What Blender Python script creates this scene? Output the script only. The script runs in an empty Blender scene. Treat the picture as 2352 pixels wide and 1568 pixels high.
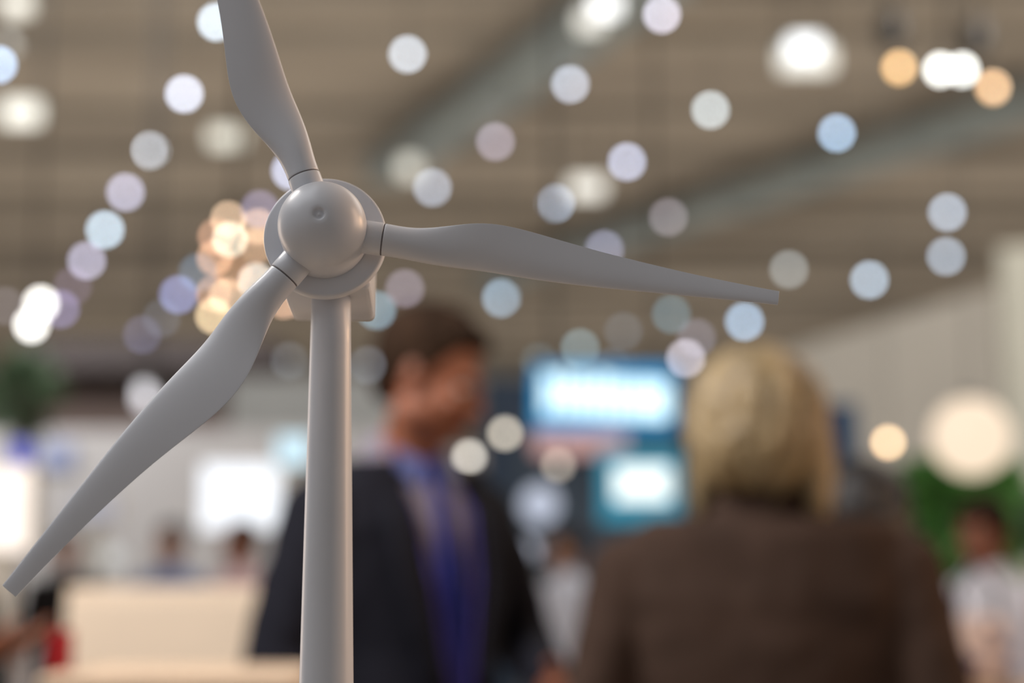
import bpy, bmesh, math, random
from mathutils import Vector, Matrix, noise
R = math.radians
random.seed(7)
sc = bpy.context.scene
col = sc.collection

# ---------------------------------------------------------------- camera
F = 3920.0                      # focal length in pixels of the 2352 frame (60 mm)
CAMZ = 1.25
PITCH = R(8.1)
HUB_D = 0.70
BLUR = 90.0                     # bokeh diameter of far lamps in pixels
cam_d = bpy.data.cameras.new('camera'); cam = bpy.data.objects.new('camera', cam_d); col.objects.link(cam)
cam.location = (0, 0, CAMZ); cam.rotation_euler = (R(90) + PITCH, 0, 0)
cam_d.sensor_width = 36; cam_d.lens = 60; cam_d.clip_end = 300; cam_d.clip_start = 0.05
cam_d.dof.use_dof = True; cam_d.dof.focus_distance = 0.705
cam_d.dof.aperture_fstop = 0.060 / (BLUR * HUB_D / F)
sc.camera = cam
# ---------------------------------------------------------------- world and lights
w = bpy.data.worlds.new('world'); sc.world = w; w.use_nodes = True
w.node_tree.nodes['Background'].inputs[0].default_value = (0.88, 0.94, 1.03, 1)
w.node_tree.nodes['Background'].inputs[1].default_value = 0.27
def area(name, loc, target, size, power, color, sy=None):
    d = bpy.data.lights.new(name, 'AREA'); d.energy = power; d.color = color
    d.shape = 'RECTANGLE'; d.size = size; d.size_y = sy or size
    o = bpy.data.objects.new(name, d); col.objects.link(o); o.location = loc
    o.rotation_euler = (Vector(target) - Vector(loc)).to_track_quat('-Z', 'Y').to_euler()
    return o
area('added_ceiling_fill', (0, 2, 5.5), (0, 2.01, 9), 30, 1000, (1.0, 0.95, 0.88), 22)  # unseen upward fills added to brighten the ceiling, not fixtures of the hall
area('added_ceiling_fill', (0, 26, 6.0), (0, 26.01, 9), 34, 1550, (1.0, 0.95, 0.88), 24)
area('added_ceiling_fill', (0, 50, 6.0), (0, 50.01, 9), 40, 1400, (1.0, 0.95, 0.88), 20)
area('stand_downlight', (-1.2, 1.9, 2.9), (-0.85, 3.3, 0.9), 0.8, 62, (1.0, 0.92, 0.86))
area('stand_downlight', (6.0, 9.0, 6.5), (5.0, 18.0, 2.5), 2.0, 430, (1.0, 0.95, 0.88))
area('stand_downlight', (-6.0, 12.0, 6.0), (-4.0, 22.0, 2.5), 3.0, 520, (0.97, 0.98, 1.0))
area('hall_luminaire', (-6, 2, 8.4), (-6, 4, 0), 9, 550, (0.92, 0.95, 1.0))
area('hall_luminaire', (6, 12, 8.4), (4, 14, 0), 9, 650, (1.0, 0.95, 0.9))
area('warm_stand_light', (1.35, 1.1, 1.75), (-0.08, 0.70, 1.33), 0.35, 8.5, (1.0, 0.68, 0.48), 1.0)
area('warm_stand_light', (-1.3, 2.0, 1.4), (-0.08, 0.75, 1.35), 0.35, 4.0, (1.0, 0.78, 0.62), 0.9)
area('warm_stand_light', (2.5, 2.5, 2.1), (0.5, 2.6, 1.5), 0.5, 22, (1.0, 0.62, 0.36))
sc.view_settings.view_transform = 'Standard'; sc.view_settings.look = 'None'
sc.view_settings.exposure = 0.0; sc.view_settings.gamma = 1.0; sc.view_settings.use_curve_mapping = False
sc.cycles.use_adaptive_sampling = False
sc.cycles.use_denoising = True
sc.cycles.max_bounces = 6; sc.cycles.diffuse_bounces = 3; sc.cycles.caustics_reflective = False; sc.cycles.caustics_refractive = False

# ---------------------------------------------------------------- helpers
def ray(px, py):
    u = (px - 1176) / F; v = (784 - py) / F
    return Vector((u, math.cos(PITCH) - v * math.sin(PITCH), math.sin(PITCH) + v * math.cos(PITCH)))
def at(px, py, Y):
    d = ray(px, py); return Vector((0, 0, CAMZ)) + d * (Y / d.y)
def atz(px, py, z):
    d = ray(px, py); return Vector((0, 0, CAMZ)) + d * ((z - CAMZ) / d.z)
def lin(c):
    return tuple((x / 255 / 12.92) if x <= 10 else ((x / 255 + 0.055) / 1.055) ** 2.4 for x in c)
def mat(name, rgb, rough=0.6, var=0.08, scale=8.0, bump=0.0, emit=None, strength=0.0, metal=0.0, stretch=(1, 1, 1), raw=False, sheen=0.0):
    m = bpy.data.materials.new(name); m.use_nodes = True
    nt = m.node_tree; b = nt.nodes['Principled BSDF']
    c = rgb if raw else lin(rgb)
    b.inputs['Roughness'].default_value = rough; b.inputs['Metallic'].default_value = metal
    if rough >= 0.8: b.inputs['Specular IOR Level'].default_value = 0.15
    if sheen: b.inputs['Sheen Weight'].default_value = sheen
    tc = nt.nodes.new('ShaderNodeTexCoord'); mp = nt.nodes.new('ShaderNodeMapping'); n = nt.nodes.new('ShaderNodeTexNoise')
    mp.inputs['Scale'].default_value = stretch
    n.inputs['Scale'].default_value = scale; n.inputs['Detail'].default_value = 4
    cr = nt.nodes.new('ShaderNodeValToRGB')
    cr.color_ramp.elements[0].position = 0.3; cr.color_ramp.elements[1].position = 0.7
    cr.color_ramp.elements[0].color = tuple(x * (1 - var) for x in c) + (1,)
    cr.color_ramp.elements[1].color = tuple(min(1, x * (1 + var)) for x in c) + (1,)
    nt.links.new(tc.outputs['Object'], mp.inputs[0]); nt.links.new(mp.outputs[0], n.inputs['Vector'])
    nt.links.new(n.outputs['Fac'], cr.inputs[0]); nt.links.new(cr.outputs[0], b.inputs['Base Color'])
    if bump:
        bn = nt.nodes.new('ShaderNodeBump'); bn.inputs['Strength'].default_value = bump; bn.inputs['Distance'].default_value = 0.002
        nt.links.new(n.outputs['Fac'], bn.inputs['Height']); nt.links.new(bn.outputs[0], b.inputs['Normal'])
    if emit is not None:
        b.inputs['Emission Color'].default_value = tuple(emit) + (1,)
        b.inputs['Emission Strength'].default_value = strength
        m.cycles.emission_sampling = 'NONE' if strength * max(emit) < 60 else 'AUTO'
    return m
def link(name, me, m=None, parent=None, smooth=True):
    o = bpy.data.objects.new(name, me); col.objects.link(o)
    if m: me.materials.clear(); me.materials.append(m)
    if smooth:
        for p in me.polygons: p.use_smooth = True
    if parent: o.parent = parent
    return o
def fin(name, bm, m=None, parent=None, smooth=True, bevel=0, seg=2, subsurf=0):
    me = bpy.data.meshes.new(name); bmesh.ops.recalc_face_normals(bm, faces=bm.faces); bm.to_mesh(me); bm.free()
    o = link(name, me, m, parent, smooth)
    if bevel:
        b = o.modifiers.new('bevel', 'BEVEL'); b.width = bevel; b.segments = seg; b.limit_method = 'ANGLE'; b.angle_limit = R(40)
        b.harden_normals = False
    if subsurf:
        s = o.modifiers.new('sub', 'SUBSURF'); s.levels = subsurf; s.render_levels = subsurf
    return o
def tag(o, label=None, cat=None, group=None, kind=None):
    if label: o['label'] = label
    if cat: o['category'] = cat
    if group: o['group'] = group
    if kind: o['kind'] = kind
    return o
def empty(name, loc, rz=0, label=None, cat=None, group=None):
    o = bpy.data.objects.new(name, None); col.objects.link(o); o.location = loc; o.rotation_euler = (0, 0, rz); o.empty_display_size = 0.05
    return tag(o, label, cat, group)
def abox(bm, c, s, M=None):
    M = M or Matrix()
    r = bmesh.ops.create_cube(bm, size=1.0)
    for v in r['verts']: v.co = M @ Vector((c[0] + v.co.x * s[0], c[1] + v.co.y * s[1], c[2] + v.co.z * s[2]))
def box(name, c, s, m, parent=None, bevel=0.0, rot=None):
    bm = bmesh.new(); abox(bm, (0, 0, 0), s)
    o = fin(name, bm, m, parent, smooth=False, bevel=bevel)
    o.location = c
    if rot: o.rotation_euler = rot
    return o
def aell(bm, c, r, M=None, u=20, v=14):
    M = M or Matrix()
    q = bmesh.ops.create_uvsphere(bm, u_segments=u, v_segments=v, radius=1.0)
    for x in q['verts']: x.co = M @ Vector((c[0] + x.co.x * r[0], c[1] + x.co.y * r[1], c[2] + x.co.z * r[2]))
def atube(bm, pts, rad, n=16, up=(0, 1, 0), M=None, cap=True):
    """closed tube along pts; rad is one (rx, ry) or number per point; ends rounded"""
    M = M or Matrix()
    pts = [Vector(p) for p in pts]; rad = [(r, r) if isinstance(r, (int, float)) else r for r in rad]
    P, RR, D = [], [], []
    for i, p in enumerate(pts):
        d = (pts[min(i + 1, len(pts) - 1)] - pts[max(i - 1, 0)]).normalized(); D.append(d)
    rings = []
    def ring(p, d, r):
        x = Vector(up).cross(d)
        if x.length < 1e-3: x = Vector((1, 0, 0)).cross(d)
        x.normalize(); y = d.cross(x)
        rings.append([bm.verts.new(M @ (p + x * (math.cos(2 * math.pi * k / n) * r[0]) + y * (math.sin(2 * math.pi * k / n) * r[1]))) for k in range(n)])
    e0 = min(rad[0]); e1 = min(rad[-1])
    if cap:
        for t in (80, 50, 25): ring(pts[0] - D[0] * e0 * math.sin(R(t)), D[0], (rad[0][0] * math.cos(R(t)), rad[0][1] * math.cos(R(t))))
    for p, d, r in zip(pts, D, rad): ring(p, d, r)
    if cap:
        for t in (25, 50, 80): ring(pts[-1] + D[-1] * e1 * math.sin(R(t)), D[-1], (rad[-1][0] * math.cos(R(t)), rad[-1][1] * math.cos(R(t))))
    for a, b in zip(rings, rings[1:]):
        for k in range(n): bm.faces.new((a[k], a[(k + 1) % n], b[(k + 1) % n], b[k]))
    bm.faces.new(list(reversed(rings[0]))); bm.faces.new(rings[-1])
def alathe(bm, prof, n=32, M=None):
    """profile of (radius, z); open ends are capped"""
    M = M or Matrix(); rings = []
    for r, z in prof:
        if r < 1e-6: rings.append([bm.verts.new(M @ Vector((0, 0, z)))])
        else: rings.append([bm.verts.new(M @ Vector((r * math.cos(2 * math.pi * k / n), r * math.sin(2 * math.pi * k / n), z))) for k in range(n)])
    for a, b in zip(rings, rings[1:]):
        for k in range(n):
            j = (k + 1) % n
            if len(a) == 1 and len(b) > 1: bm.faces.new((a[0], b[j], b[k]))
            elif len(b) == 1 and len(a) > 1: bm.faces.new((a[k], a[j], b[0]))
            elif len(a) > 1: bm.faces.new((a[k], a[j], b[j], b[k]))
    if len(rings[0]) > 1: bm.faces.new(list(reversed(rings[0])))
    if len(rings[-1]) > 1: bm.faces.new(rings[-1])
TMP = None
def remesh(bm, voxel, smooth=4):
    """join overlapping closed shapes into one continuous surface"""
    me = bpy.data.meshes.new('tmp'); bmesh.ops.recalc_face_normals(bm, faces=bm.faces); bm.to_mesh(me); bm.free()
    global TMP
    if TMP is None: TMP = bpy.data.scenes.new('workbench')
    o = bpy.data.objects.new('tmp', me); TMP.collection.objects.link(o)
    r = o.modifiers.new('r', 'REMESH'); r.mode = 'VOXEL'; r.voxel_size = voxel
    if smooth:
        s = o.modifiers.new('s', 'SMOOTH'); s.factor = 0.5; s.iterations = smooth
    TMP.view_layers[0].update(); dg = TMP.view_layers[0].depsgraph; out = bpy.data.meshes.new_from_object(o.evaluated_get(dg))
    bpy.data.objects.remove(o); bpy.data.meshes.remove(me)
    return out

# ---------------------------------------------------------------- materials
M_plastic = mat('white_plastic', (224, 227, 234), rough=0.33, var=0.015, scale=40, bump=0.03)
M_groove = mat('joint_shadow_gap', (120, 116, 118), rough=0.7)
M_steel = mat('grey_steel', (120, 124, 122), rough=0.5, scale=2)
M_darkmetal = mat('dark_metal', (30, 28, 28), rough=0.5)
M_ceiling = mat('ceiling_deck', (156, 143, 127), rough=0.9, var=0.26, scale=0.3, stretch=(0.5, 1.0, 1))
M_beam = mat('ceiling_beam', (146, 136, 122), rough=0.8, scale=0.5)
M_duct = mat('duct_grey_green', (122, 127, 122), rough=0.6, scale=1)
M_floor = mat('floor_carpet', (150, 138, 124), rough=0.95, scale=3)
M_wallgrey = mat('hall_wall', (150, 146, 138), rough=0.9, scale=0.4)
M_boothwhite = mat('booth_white', (214, 208, 196), rough=0.8, scale=0.7)
M_boothgrey = mat('booth_grey', (165, 166, 164), rough=0.8, scale=0.7)
M_boothbrown = mat('booth_brown', (98, 84, 78), rough=0.85, scale=2, stretch=(4, 4, 0.3))
M_fascia = mat('dark_fascia', (58, 48, 46), rough=0.7)
M_beige = mat('beige_board', (230, 212, 190), rough=0.6, var=0.04, scale=3, stretch=(1, 1, 6))
M_table = mat('pale_table', (196, 174, 150), rough=0.5)

# ================================================================ SETTING
ceil = box('ceiling', (0, 25, 9.15), (60, 74, 0.2), M_ceiling); ceil['kind'] = 'structure'
flo = box('floor', (0, 25, -0.1), (60, 74, 0.2), M_floor); flo['kind'] = 'structure'
wb = box('wall_back', (0, 62.1, 4.5), (60, 0.2, 9.1), M_wallgrey); wb['kind'] = 'structure'
beam_me = None
for i in range(19):
    y = 6 + i * 3.0 + (0.0, 0.8, -0.6, 0.4)[i % 4]
    if beam_me is None:
        bm = bmesh.new()
        abox(bm, (0, 0, -0.06), (59.8, 0.18, 0.025)); abox(bm, (0, 0, 0.06), (59.8, 0.18, 0.025)); abox(bm, (0, 0, 0), (59.8, 0.03, 0.12))
        o = fin('beam', bm, M_beam, None, smooth=False); beam_me = o.data
    else:
        o = bpy.data.objects.new('beam', beam_me); col.objects.link(o)
    o.parent = ceil; o.location = Vector((0, y, 8.975)) - ceil.location
# skylight panels recessed in the deck (lit)
def duct(name, p, q, wd, ht, label):
    p, q = Vector(p), Vector(q); d = q - p; L = d.length
    root = empty(name, p, math.atan2(d.y, d.x), label, 'duct')
    bm = bmesh.new(); abox(bm, (L / 2, 0, 0), (L, wd, ht)); fin('duct_body', bm, M_duct, root, smooth=False, bevel=0.04)
    k = 0
    while k * 2.5 < L:
        bm = bmesh.new(); abox(bm, (k * 2.5 + 0.05, 0, 0), (0.06, wd + 0.08, ht + 0.08)); fin('flange', bm, M_steel, root, smooth=False)
        bm = bmesh.new(); abox(bm, (k * 2.5 + 0.6, wd / 2 - 0.04, ht / 2 + (8.95 - p.z - ht / 2) / 2), (0.03, 0.03, 9.04 - p.z - ht / 2)); fin('hanger', bm, M_steel, root, smooth=False)
        k += 1
    return root
duct('air_duct', atz(1520, -60, 8.5), atz(880, 400, 8.5), 0.75, 0.4, 'grey rectangular air duct slanting down the ceiling right of the top blade')
duct('air_duct', atz(2400, 225, 8.5), atz(1130, 640, 8.5), 0.8, 0.4, 'long grey-green air duct crossing the ceiling above the right blade')

# ================================================================ WIND TURBINE
hub = at(743, 530, HUB_D)
BASEZ = 1.0
tower_x = at(759.5, 1100, HUB_D + 0.03).x
tur = empty('model_wind_turbine', (tower_x, HUB_D + 0.03, BASEZ), 0, 'white plastic model wind turbine with three blades in sharp focus in the foreground', 'model turbine')
Tinv = Matrix.Translation(tur.location).inverted()
# tower
bm = bmesh.new()
prof = [(0.0, 0.0), (0.0151, 0.0)]
for k in range(13):
    z = k / 12 * 0.385; prof.append((0.01508 - 0.0178 * z, z))
prof.append((0.0, 0.387))
alathe(bm, prof, 64)
bmesh.ops.remove_doubles(bm, verts=bm.verts, dist=1e-5)
tow = fin('tower', bm, M_plastic, tur)
tow.rotation_euler = (0, R(-0.15), 0)
bm = bmesh.new(); alathe(bm, [(0, 0), (0.06, 0), (0.062, 0.002), (0.062, 0.008), (0.059, 0.011), (0.02, 0.013), (0.016, 0.02), (0, 0.02)], 64)
bp = fin('base_plate', bm, M_plastic, tur)
# rotor frame: local z = axis towards the viewer, x = image right, y = up
tilt = R(4.0); yaw = R(2.0)
ax = Vector((math.sin(yaw) * math.cos(tilt), -math.cos(yaw) * math.cos(tilt), math.sin(tilt)))
xr = Vector((0, 0, 1)).cross(ax).normalized(); yr = ax.cross(xr)
RF = Matrix.Translation(hub) @ Matrix(((xr.x, yr.x, ax.x, 0), (xr.y, yr.y, ax.y, 0), (xr.z, yr.z, ax.z, 0), (0, 0, 0, 1)))
RF = Tinv @ RF
# spinner (dome + cylinder) with dimple
bm = bmesh.new(); sr = 0.01835; pr = []
pr += [(0, 0.0076 + sr - 0.0009), (0.0006, 0.0076 + sr - 0.0010), (0.0010, 0.0076 + sr - 0.0014), (0.0018, 0.0076 + sr - 0.0014), (0.0023, 0.0076 + sr - 0.0006), (0.0030, 0.0076 + sr - 0.0003)]
for k in range(1, 21):
    a = R(90 - 10 - k * 4.0); pr.append((sr * math.cos(a), 0.0076 + sr * math.sin(a)))
pr += [(sr, 0.0), (sr, -0.0085), (sr - 0.0008, -0.0095), (0, -0.0095)]
alathe(bm, list(reversed(pr)), 72, RF)
spn = fin('spinner', bm, M_plastic, tur)
# ring disc behind
bm = bmesh.new()
alathe(bm, list(reversed([(0, -0.0093), (0.0248, -0.0093), (0.0256, -0.0096), (0.0260, -0.0104), (0.0260, -0.0150), (0.0252, -0.0165), (0.0235, -0.0185), (0, -0.0185)])), 96, RF)
fin('ring_disc', bm, M_plastic, tur)
# nacelle
def nac():
    bm = bmesh.new(); rings = []
    secs = [(-0.016, 0.0175, 0.0195, -0.0165), (-0.019, 0.0190, 0.0205, -0.0205), (-0.050, 0.0190, 0.0205, -0.0215), (-0.072, 0.0188, 0.0190, -0.0220), (-0.0755, 0.0170, 0.0170, -0.0205)]
    for z, hw, top, bot in secs:
        r = []
        c = 0.0045
        for x, y in ((-hw, bot + c * 0.35), (-hw + c * 0.35, bot), (hw - c * 0.35, bot), (hw, bot + c * 0.35), (hw, top - c * 2), (hw - c * 2, top), (-hw + c * 2, top), (-hw, top - c * 2)):
            r.append(bm.verts.new(RF @ Vector((x, y, z))))
        rings.append(r)
    for a, b in zip(rings, rings[1:]):
        for k in range(8): bm.faces.new((a[k], a[(k + 1) % 8], b[(k + 1) % 8], b[k]))
    bm.faces.new(rings[0]); bm.faces.new(list(reversed(rings[-1])))
    return bm
fin('nacelle', nac(), M_plastic, tur, smooth=True, bevel=0.0012, seg=3)
# blades
BR = 0.1925
SEC = [ # r(px), lead(+ccw) edge, trail edge, thickness, twist
    (140.8, 38, -38, 76, 0), (142, 38.5, -38.5, 77, 0), (170, 37, -38, 74, 0), (205, 37, -40, 70, 4), (245, 43, -42, 60, 12), (290, 55, -43, 50, 19), (335, 68, -42, 42, 22), (375, 75, -41, 37, 22), (420, 76, -41, 33, 20),
    (480, 70, -42, 29, 16), (560, 58, -42, 25, 13), (660, 45, -39, 21, 10), (760, 35, -34, 18, 8), (860, 26, -29, 15, 6), (960, 20, -24, 12, 4), (1040, 16, -20, 10, 3), (1072, 15, -19, 8, 3), (1077.5, 15, -19, 8, 3), (1078, 15, -19, 8, 3)]
PXM = HUB_D / F
def blade(ang, bump=0.0, wide=1.0, pk=330.0):
    Mb = RF @ Matrix.Rotation(ang, 4, 'Z')
    bm = bmesh.new(); n = 28; rings = []
    for (r, a, b, th, tw) in SEC:
        g = min(1, max(0, (r - 160) / 120.0)); a = a * (1 + (wide - 1) * g) + bump * math.exp(-((r - pk) / 150.0) ** 2) * g; b = b * (1 + (wide - 1) * g)
        cx = (a + b) / 2 * PXM; ch = (a - b) / 2 * PXM; t = th / 2 * PXM; ring = []
        f = min(1, max(0, (r - 170) / 160.0)); f = f * f * (3 - 2 * f)
        ct, st = math.cos(R(tw)), math.sin(R(tw))
        for k in range(n):
            q = 2 * math.pi * k / n
            yy = math.cos(q)                         # +1 leading, -1 trailing
            zz = math.sin(q)
            # airfoil: thick near the trailing-in-image side, thin at the bulge edge
            prof = (1 - f) * 1 + f * (0.55 - 0.45 * yy)
            camber = f * 0.22 * (1 - yy * yy)
            y = yy * ch; z = zz * t * prof + camber * t
            Y = cx + y * ct - z * st * 0.9; Z = y * st * 0.9 + z * ct
            ring.append(bm.verts.new(Mb @ Vector((r * PXM, Y, Z))))
        rings.append(ring)
    for p, q in zip(rings, rings[1:]):
        for k in range(n): bm.faces.new((p[k], p[(k + 1) % n], q[(k + 1) % n], q[k]))
    bm.faces.new(list(reversed(rings[0]))); bm.faces.new(rings[-1])
    o = fin('blade', bm, M_plastic, tur, subsurf=2)
    for e in o.data.edges: pass
    # neck collar between hub and blade
    bm = bmesh.new(); Mn = Mb @ Matrix.Rotation(R(90), 4, 'Y')
    alathe(bm, [(0, 60 * PXM), (39 * PXM, 60 * PXM), (39 * PXM, 138 * PXM), (38 * PXM, 139.5 * PXM), (0, 139.5 * PXM)], 48, Mn)
    fin('blade_collar', bm, M_plastic, o)
    bm = bmesh.new(); alathe(bm, [(0, 139 * PXM), (37.4 * PXM, 139 * PXM), (37.4 * PXM, 143 * PXM), (0, 143 * PXM)], 48, Mn)
    fin('joint_gap', bm, M_groove, o)
blade(R(-8.2)); blade(R(110.2), 24, 1.08, 310); blade(R(231.0), 14, 1.22, 480)
# pedestal under it (below the frame)
ped = empty('display_pedestal', (tower_x, HUB_D + 0.03, 0), 0, 'white display pedestal below the frame under the model wind turbine', 'pedestal')
box('plinth', (0, 0, 0.49), (0.16, 0.12, 0.98), M_boothwhite, ped, bevel=0.004)
box('plinth_top', (0, 0, 0.99), (0.18, 0.14, 0.02), M_boothwhite, ped, bevel=0.003)

# ================================================================ LAMPS
def emitter_mat(name, srgb, px_size, D, bg=(112, 102, 90), blur=None):
    b = (blur or BLUR) * (1 - HUB_D / D)
    t = lin(srgb); g = lin(bg)
    cov = min(1.0, (px_size / b) ** 2)
    e = [max(0.0, (x - y)) / cov + y for x, y in zip(t, g)]
    s = max(e)
    return mat(name, (240, 240, 240), emit=tuple(x / s for x in e), strength=s, rough=0.5)
PEND = [
 (497, 50, (222, 234, 244), 'bluish-white pendant lamp half hidden by the left edge of the top blade'),
 (423, 215, (222, 226, 240), 'bright white pendant lamp left of the top blade, highest of the left diagonal row'),
 (347, 345, (206, 208, 212), 'white pendant lamp in the left diagonal row, second from its top'),
 (288, 441, (186, 182, 197), 'lilac-grey pendant lamp in the left diagonal row, third from its top'),
 (241, 527, (200, 215, 226), 'pale blue pendant lamp in the left diagonal row, fourth from its top'),
 (199, 598, (182, 176, 190), 'lilac pendant lamp in the left diagonal row, fifth from its top'),
 (167, 656, (126, 113, 114), 'faint brownish pendant lamp touching the fifth lamp of the left row'),
 (139, 709, (143, 133, 152), 'dim violet pendant lamp right beside the pair of bright white spots'),
 (83, 792, (132, 124, 152), 'dim violet pendant lamp just below the pair of bright white spots'),
 (-4, 148, (190, 210, 235), 'blue-white pendant lamp cut by the left frame edge near the top'),
 (936, 124, (201, 206, 212), 'large white pendant lamp by itself right of the top blade'),
 (1310, 193, (187, 189, 197), 'grey-white pendant lamp right of the upper slanting duct'),
 (1520, 33, (212, 206, 216), 'pinkish-white pendant lamp at the top edge, right of the bright hall light'),
 (1632, 252, (196, 201, 200), 'white pendant lamp below left of the big oval hall light'),
 (1922, 305, (178, 196, 216), 'light blue pendant lamp below the big oval hall light'),
 (1440, 371, (192, 194, 211), 'lavender-white pendant lamp above right of the pale skylight patch'),
 (1275, 466, (192, 201, 216), 'blue-white pendant lamp overlapping the left of the pale skylight patch'),
 (1138, 325, (163, 152, 157), 'mauve-grey pendant lamp midway above the root half of the right blade'),
 (993, 430, (172, 174, 181), 'grey-white pendant lamp nearest the ring disc on its right'),
 (1535, 498, (147, 136, 133), 'dull brown-grey pendant lamp above the middle of the right blade'),
 (2176, 487, (177, 183, 192), 'upper lamp of the vertical pair near the right frame edge'),
 (2173, 588, (168, 173, 180), 'lower lamp of the vertical pair near the right frame edge'),
 (1997, 642, (179, 189, 199), 'pale blue pendant lamp right beyond the tip of the right blade'),
 (1812, 618, (152, 150, 144), 'grey pendant lamp directly at the tip of the right blade'),
 (1388, 572, (152, 147, 158), 'lilac pendant lamp peeping out behind the upper edge of the right blade'),
 (1710, 738, (174, 191, 209), 'bright blue-white pendant lamp above the blond woman'),
 (1542, 721, (124, 132, 132), 'dim green-grey pendant lamp below the outer half of the right blade'),
 (1432, 760, (117, 112, 107), 'very faint brown pendant lamp above the blue sign'),
 (1600, 775, (134, 126, 126), 'faint pinkish pendant lamp left above the blond woman'),
 (1152, 684, (162, 174, 184), 'blue-grey pendant lamp right above the head of the suited man'),
 (1332, 798, (142, 151, 151), 'grey-green pendant lamp touching the top edge of the blue sign'),
 (1238, 830, (118, 118, 115), 'faint grey pendant lamp at the upper left corner of the blue sign'),
 (1405, 842, (122, 124, 126), 'faint pendant lamp on the top edge of the blue sign at its middle'),
 (865, 712, (147, 161, 167), 'teal-grey pendant lamp peeping out right of the nacelle'),
 (930, 662, (152, 141, 143), 'faint pinkish pendant lamp left above the head of the suited man'),
 (665, 828, (127, 124, 121), 'faint grey pendant lamp just left of the turbine tower'),
 (845, 838, (131, 129, 128), 'faint grey pendant lamp just right of the turbine tower'),
 (597, 480, (150, 139, 152), 'mauve pendant lamp behind the upper left rim of the ring disc'),
 (668, 392, (205, 208, 228), 'blue-white pendant lamp peeping out left of the top blade root'),
 (410, 676, (152, 152, 182), 'periwinkle pendant lamp left of the cluster of warm bulbs'),
 (455, 625, (121, 126, 132), 'dim slate pendant lamp between periwinkle lamp and warm bulbs'),
 (327, 768, (124, 116, 121), 'faint mauve pendant lamp, upper one left of the lower left blade'),
 (287, 804, (108, 92, 96), 'faint plum pendant lamp at the edge of the dark brown stand'),
 (370, 730, (120, 114, 110), 'faint grey pendant lamp below the periwinkle lamp'),
 (1575, 822, (196, 190, 196), 'bright pale lamp at the upper right corner of the blue sign'),
 (1735, 825, (176, 172, 176), 'pale lamp just over the crown of the blond woman'),
 (12, 702, (128, 118, 112), 'faint brown pendant lamp at the left frame edge level with the bright spots'),
]
def pendant(px, py, srgb, label, name='pendant_lamp', z=8.3, spx=20, bg=(112, 102, 90)):
    c = atz(px, py, z); D = c.y; r = spx * c.length / F / 2
    top = (8.255 if (px, py) in ((1310, 193), (1520, 33)) else 9.05) - c.z
    root = empty(name, c, 0, label, 'lamp', 'pendant lamps under the hall ceiling')
    m = emitter_mat('lamp_glow', srgb, spx, D, bg)
    bm = bmesh.new(); aell(bm, (0, 0, 0), (r, r, r), u=16, v=10); fin('diffuser', bm, m, root)
    bm = bmesh.new(); alathe(bm, [(0, r * 1.5), (r * 0.35, r * 1.5), (r * 0.5, r * 0.95), (r * 0.75, r * 0.8), (r * 0.7, r * 0.68), (0, r * 0.68)], 16); fin('housing', bm, M_steel, root)
    bm = bmesh.new(); atube(bm, [(0, 0, r * 1.4), (0, 0, top)], [0.008, 0.008], n=6, cap=False); fin('cord', bm, M_darkmetal, root)
    return root
for px, py, c, lb in PEND:
    zz = 8.1 if py < 760 else 7.9
    bgc = (112, 102, 90) if py < 780 else (118, 112, 105)
    pendant(px, py, c, lb, z=zz, bg=bgc)

# flat bright hall luminaires: (centre px, half-size px, colour, label)
def hall_light(px, py, wpx, hpx, srgb, label, z=7.9, frame=True):
    c = atz(px, py, z); k = c.y / F
    w_ = wpx * k
    h_ = hpx * k
    root = empty('hall_light', c, 0, label, 'hall light')
    m = mat('panel_glow', (240, 240, 235), emit=lin(srgb), strength=1.0)
    bm = bmesh.new(); abox(bm, (0, 0, 0), (w_, 0.25, h_)); fin('light_panel', bm, m, root, smooth=False, bevel=min(w_, h_) * 0.2)
    bm = bmesh.new(); abox(bm, (0, 0.15, h_ * 0.5), (w_ * 1.05, 0.4, 0.06)); fin('reflector', bm, M_steel, root, smooth=False)
    for s in (-1, 1):
        bm = bmesh.new(); atube(bm, [(s * w_ * 0.4, 0.15, h_ * 0.5), (s * w_ * 0.4, 0.15, (8.255 if px == 940 else 9.05) - c.z)], [0.012, 0.012], n=6, cap=False); fin('hanger', bm, M_darkmetal, root)
    return root
hall_light(48, 258, 90, 52, (232, 230, 216), 'pale rectangular hall light at the upper left frame edge')
hall_light(520, 315, 78, 38, (190, 188, 170), 'dim greenish rectangular hall light left of the top blade')
hall_light(1348, 430, 80, 40, (218, 216, 206), 'pale rectangular hall light right of the nearest grey lamp')
hall_light(940, 385, 46, 42, (176, 174, 160), 'small dim square hall light right of the top blade')
hall_light(1355, 48, 60, 40, (190, 188, 180), 'dim half of the hall light at the top frame edge')
hall_light(1392, 12, 60, 40, (300, 305, 310), 'glaring white hall light cut by the top frame edge')
hall_light(1852, 135, 130, 60, (178, 176, 166), 'wide grey lens of the big oval hall light at upper right', z=7.9)
hall_light(1848, 108, 76, 40, (300, 310, 320), 'glaring white core light over the wide grey lens')
hall_light(40, 10, 60, 40, (190, 186, 170), 'dim hall light in the upper left corner')
hall_light(20, 100, 20, 20, (180, 180, 176), 'small grey hall light below the upper left corner light')
hall_light(335, 912, 24, 44, (262, 260, 276), 'soft lilac-white oblong light behind the lower left blade', z=2.75)

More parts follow.
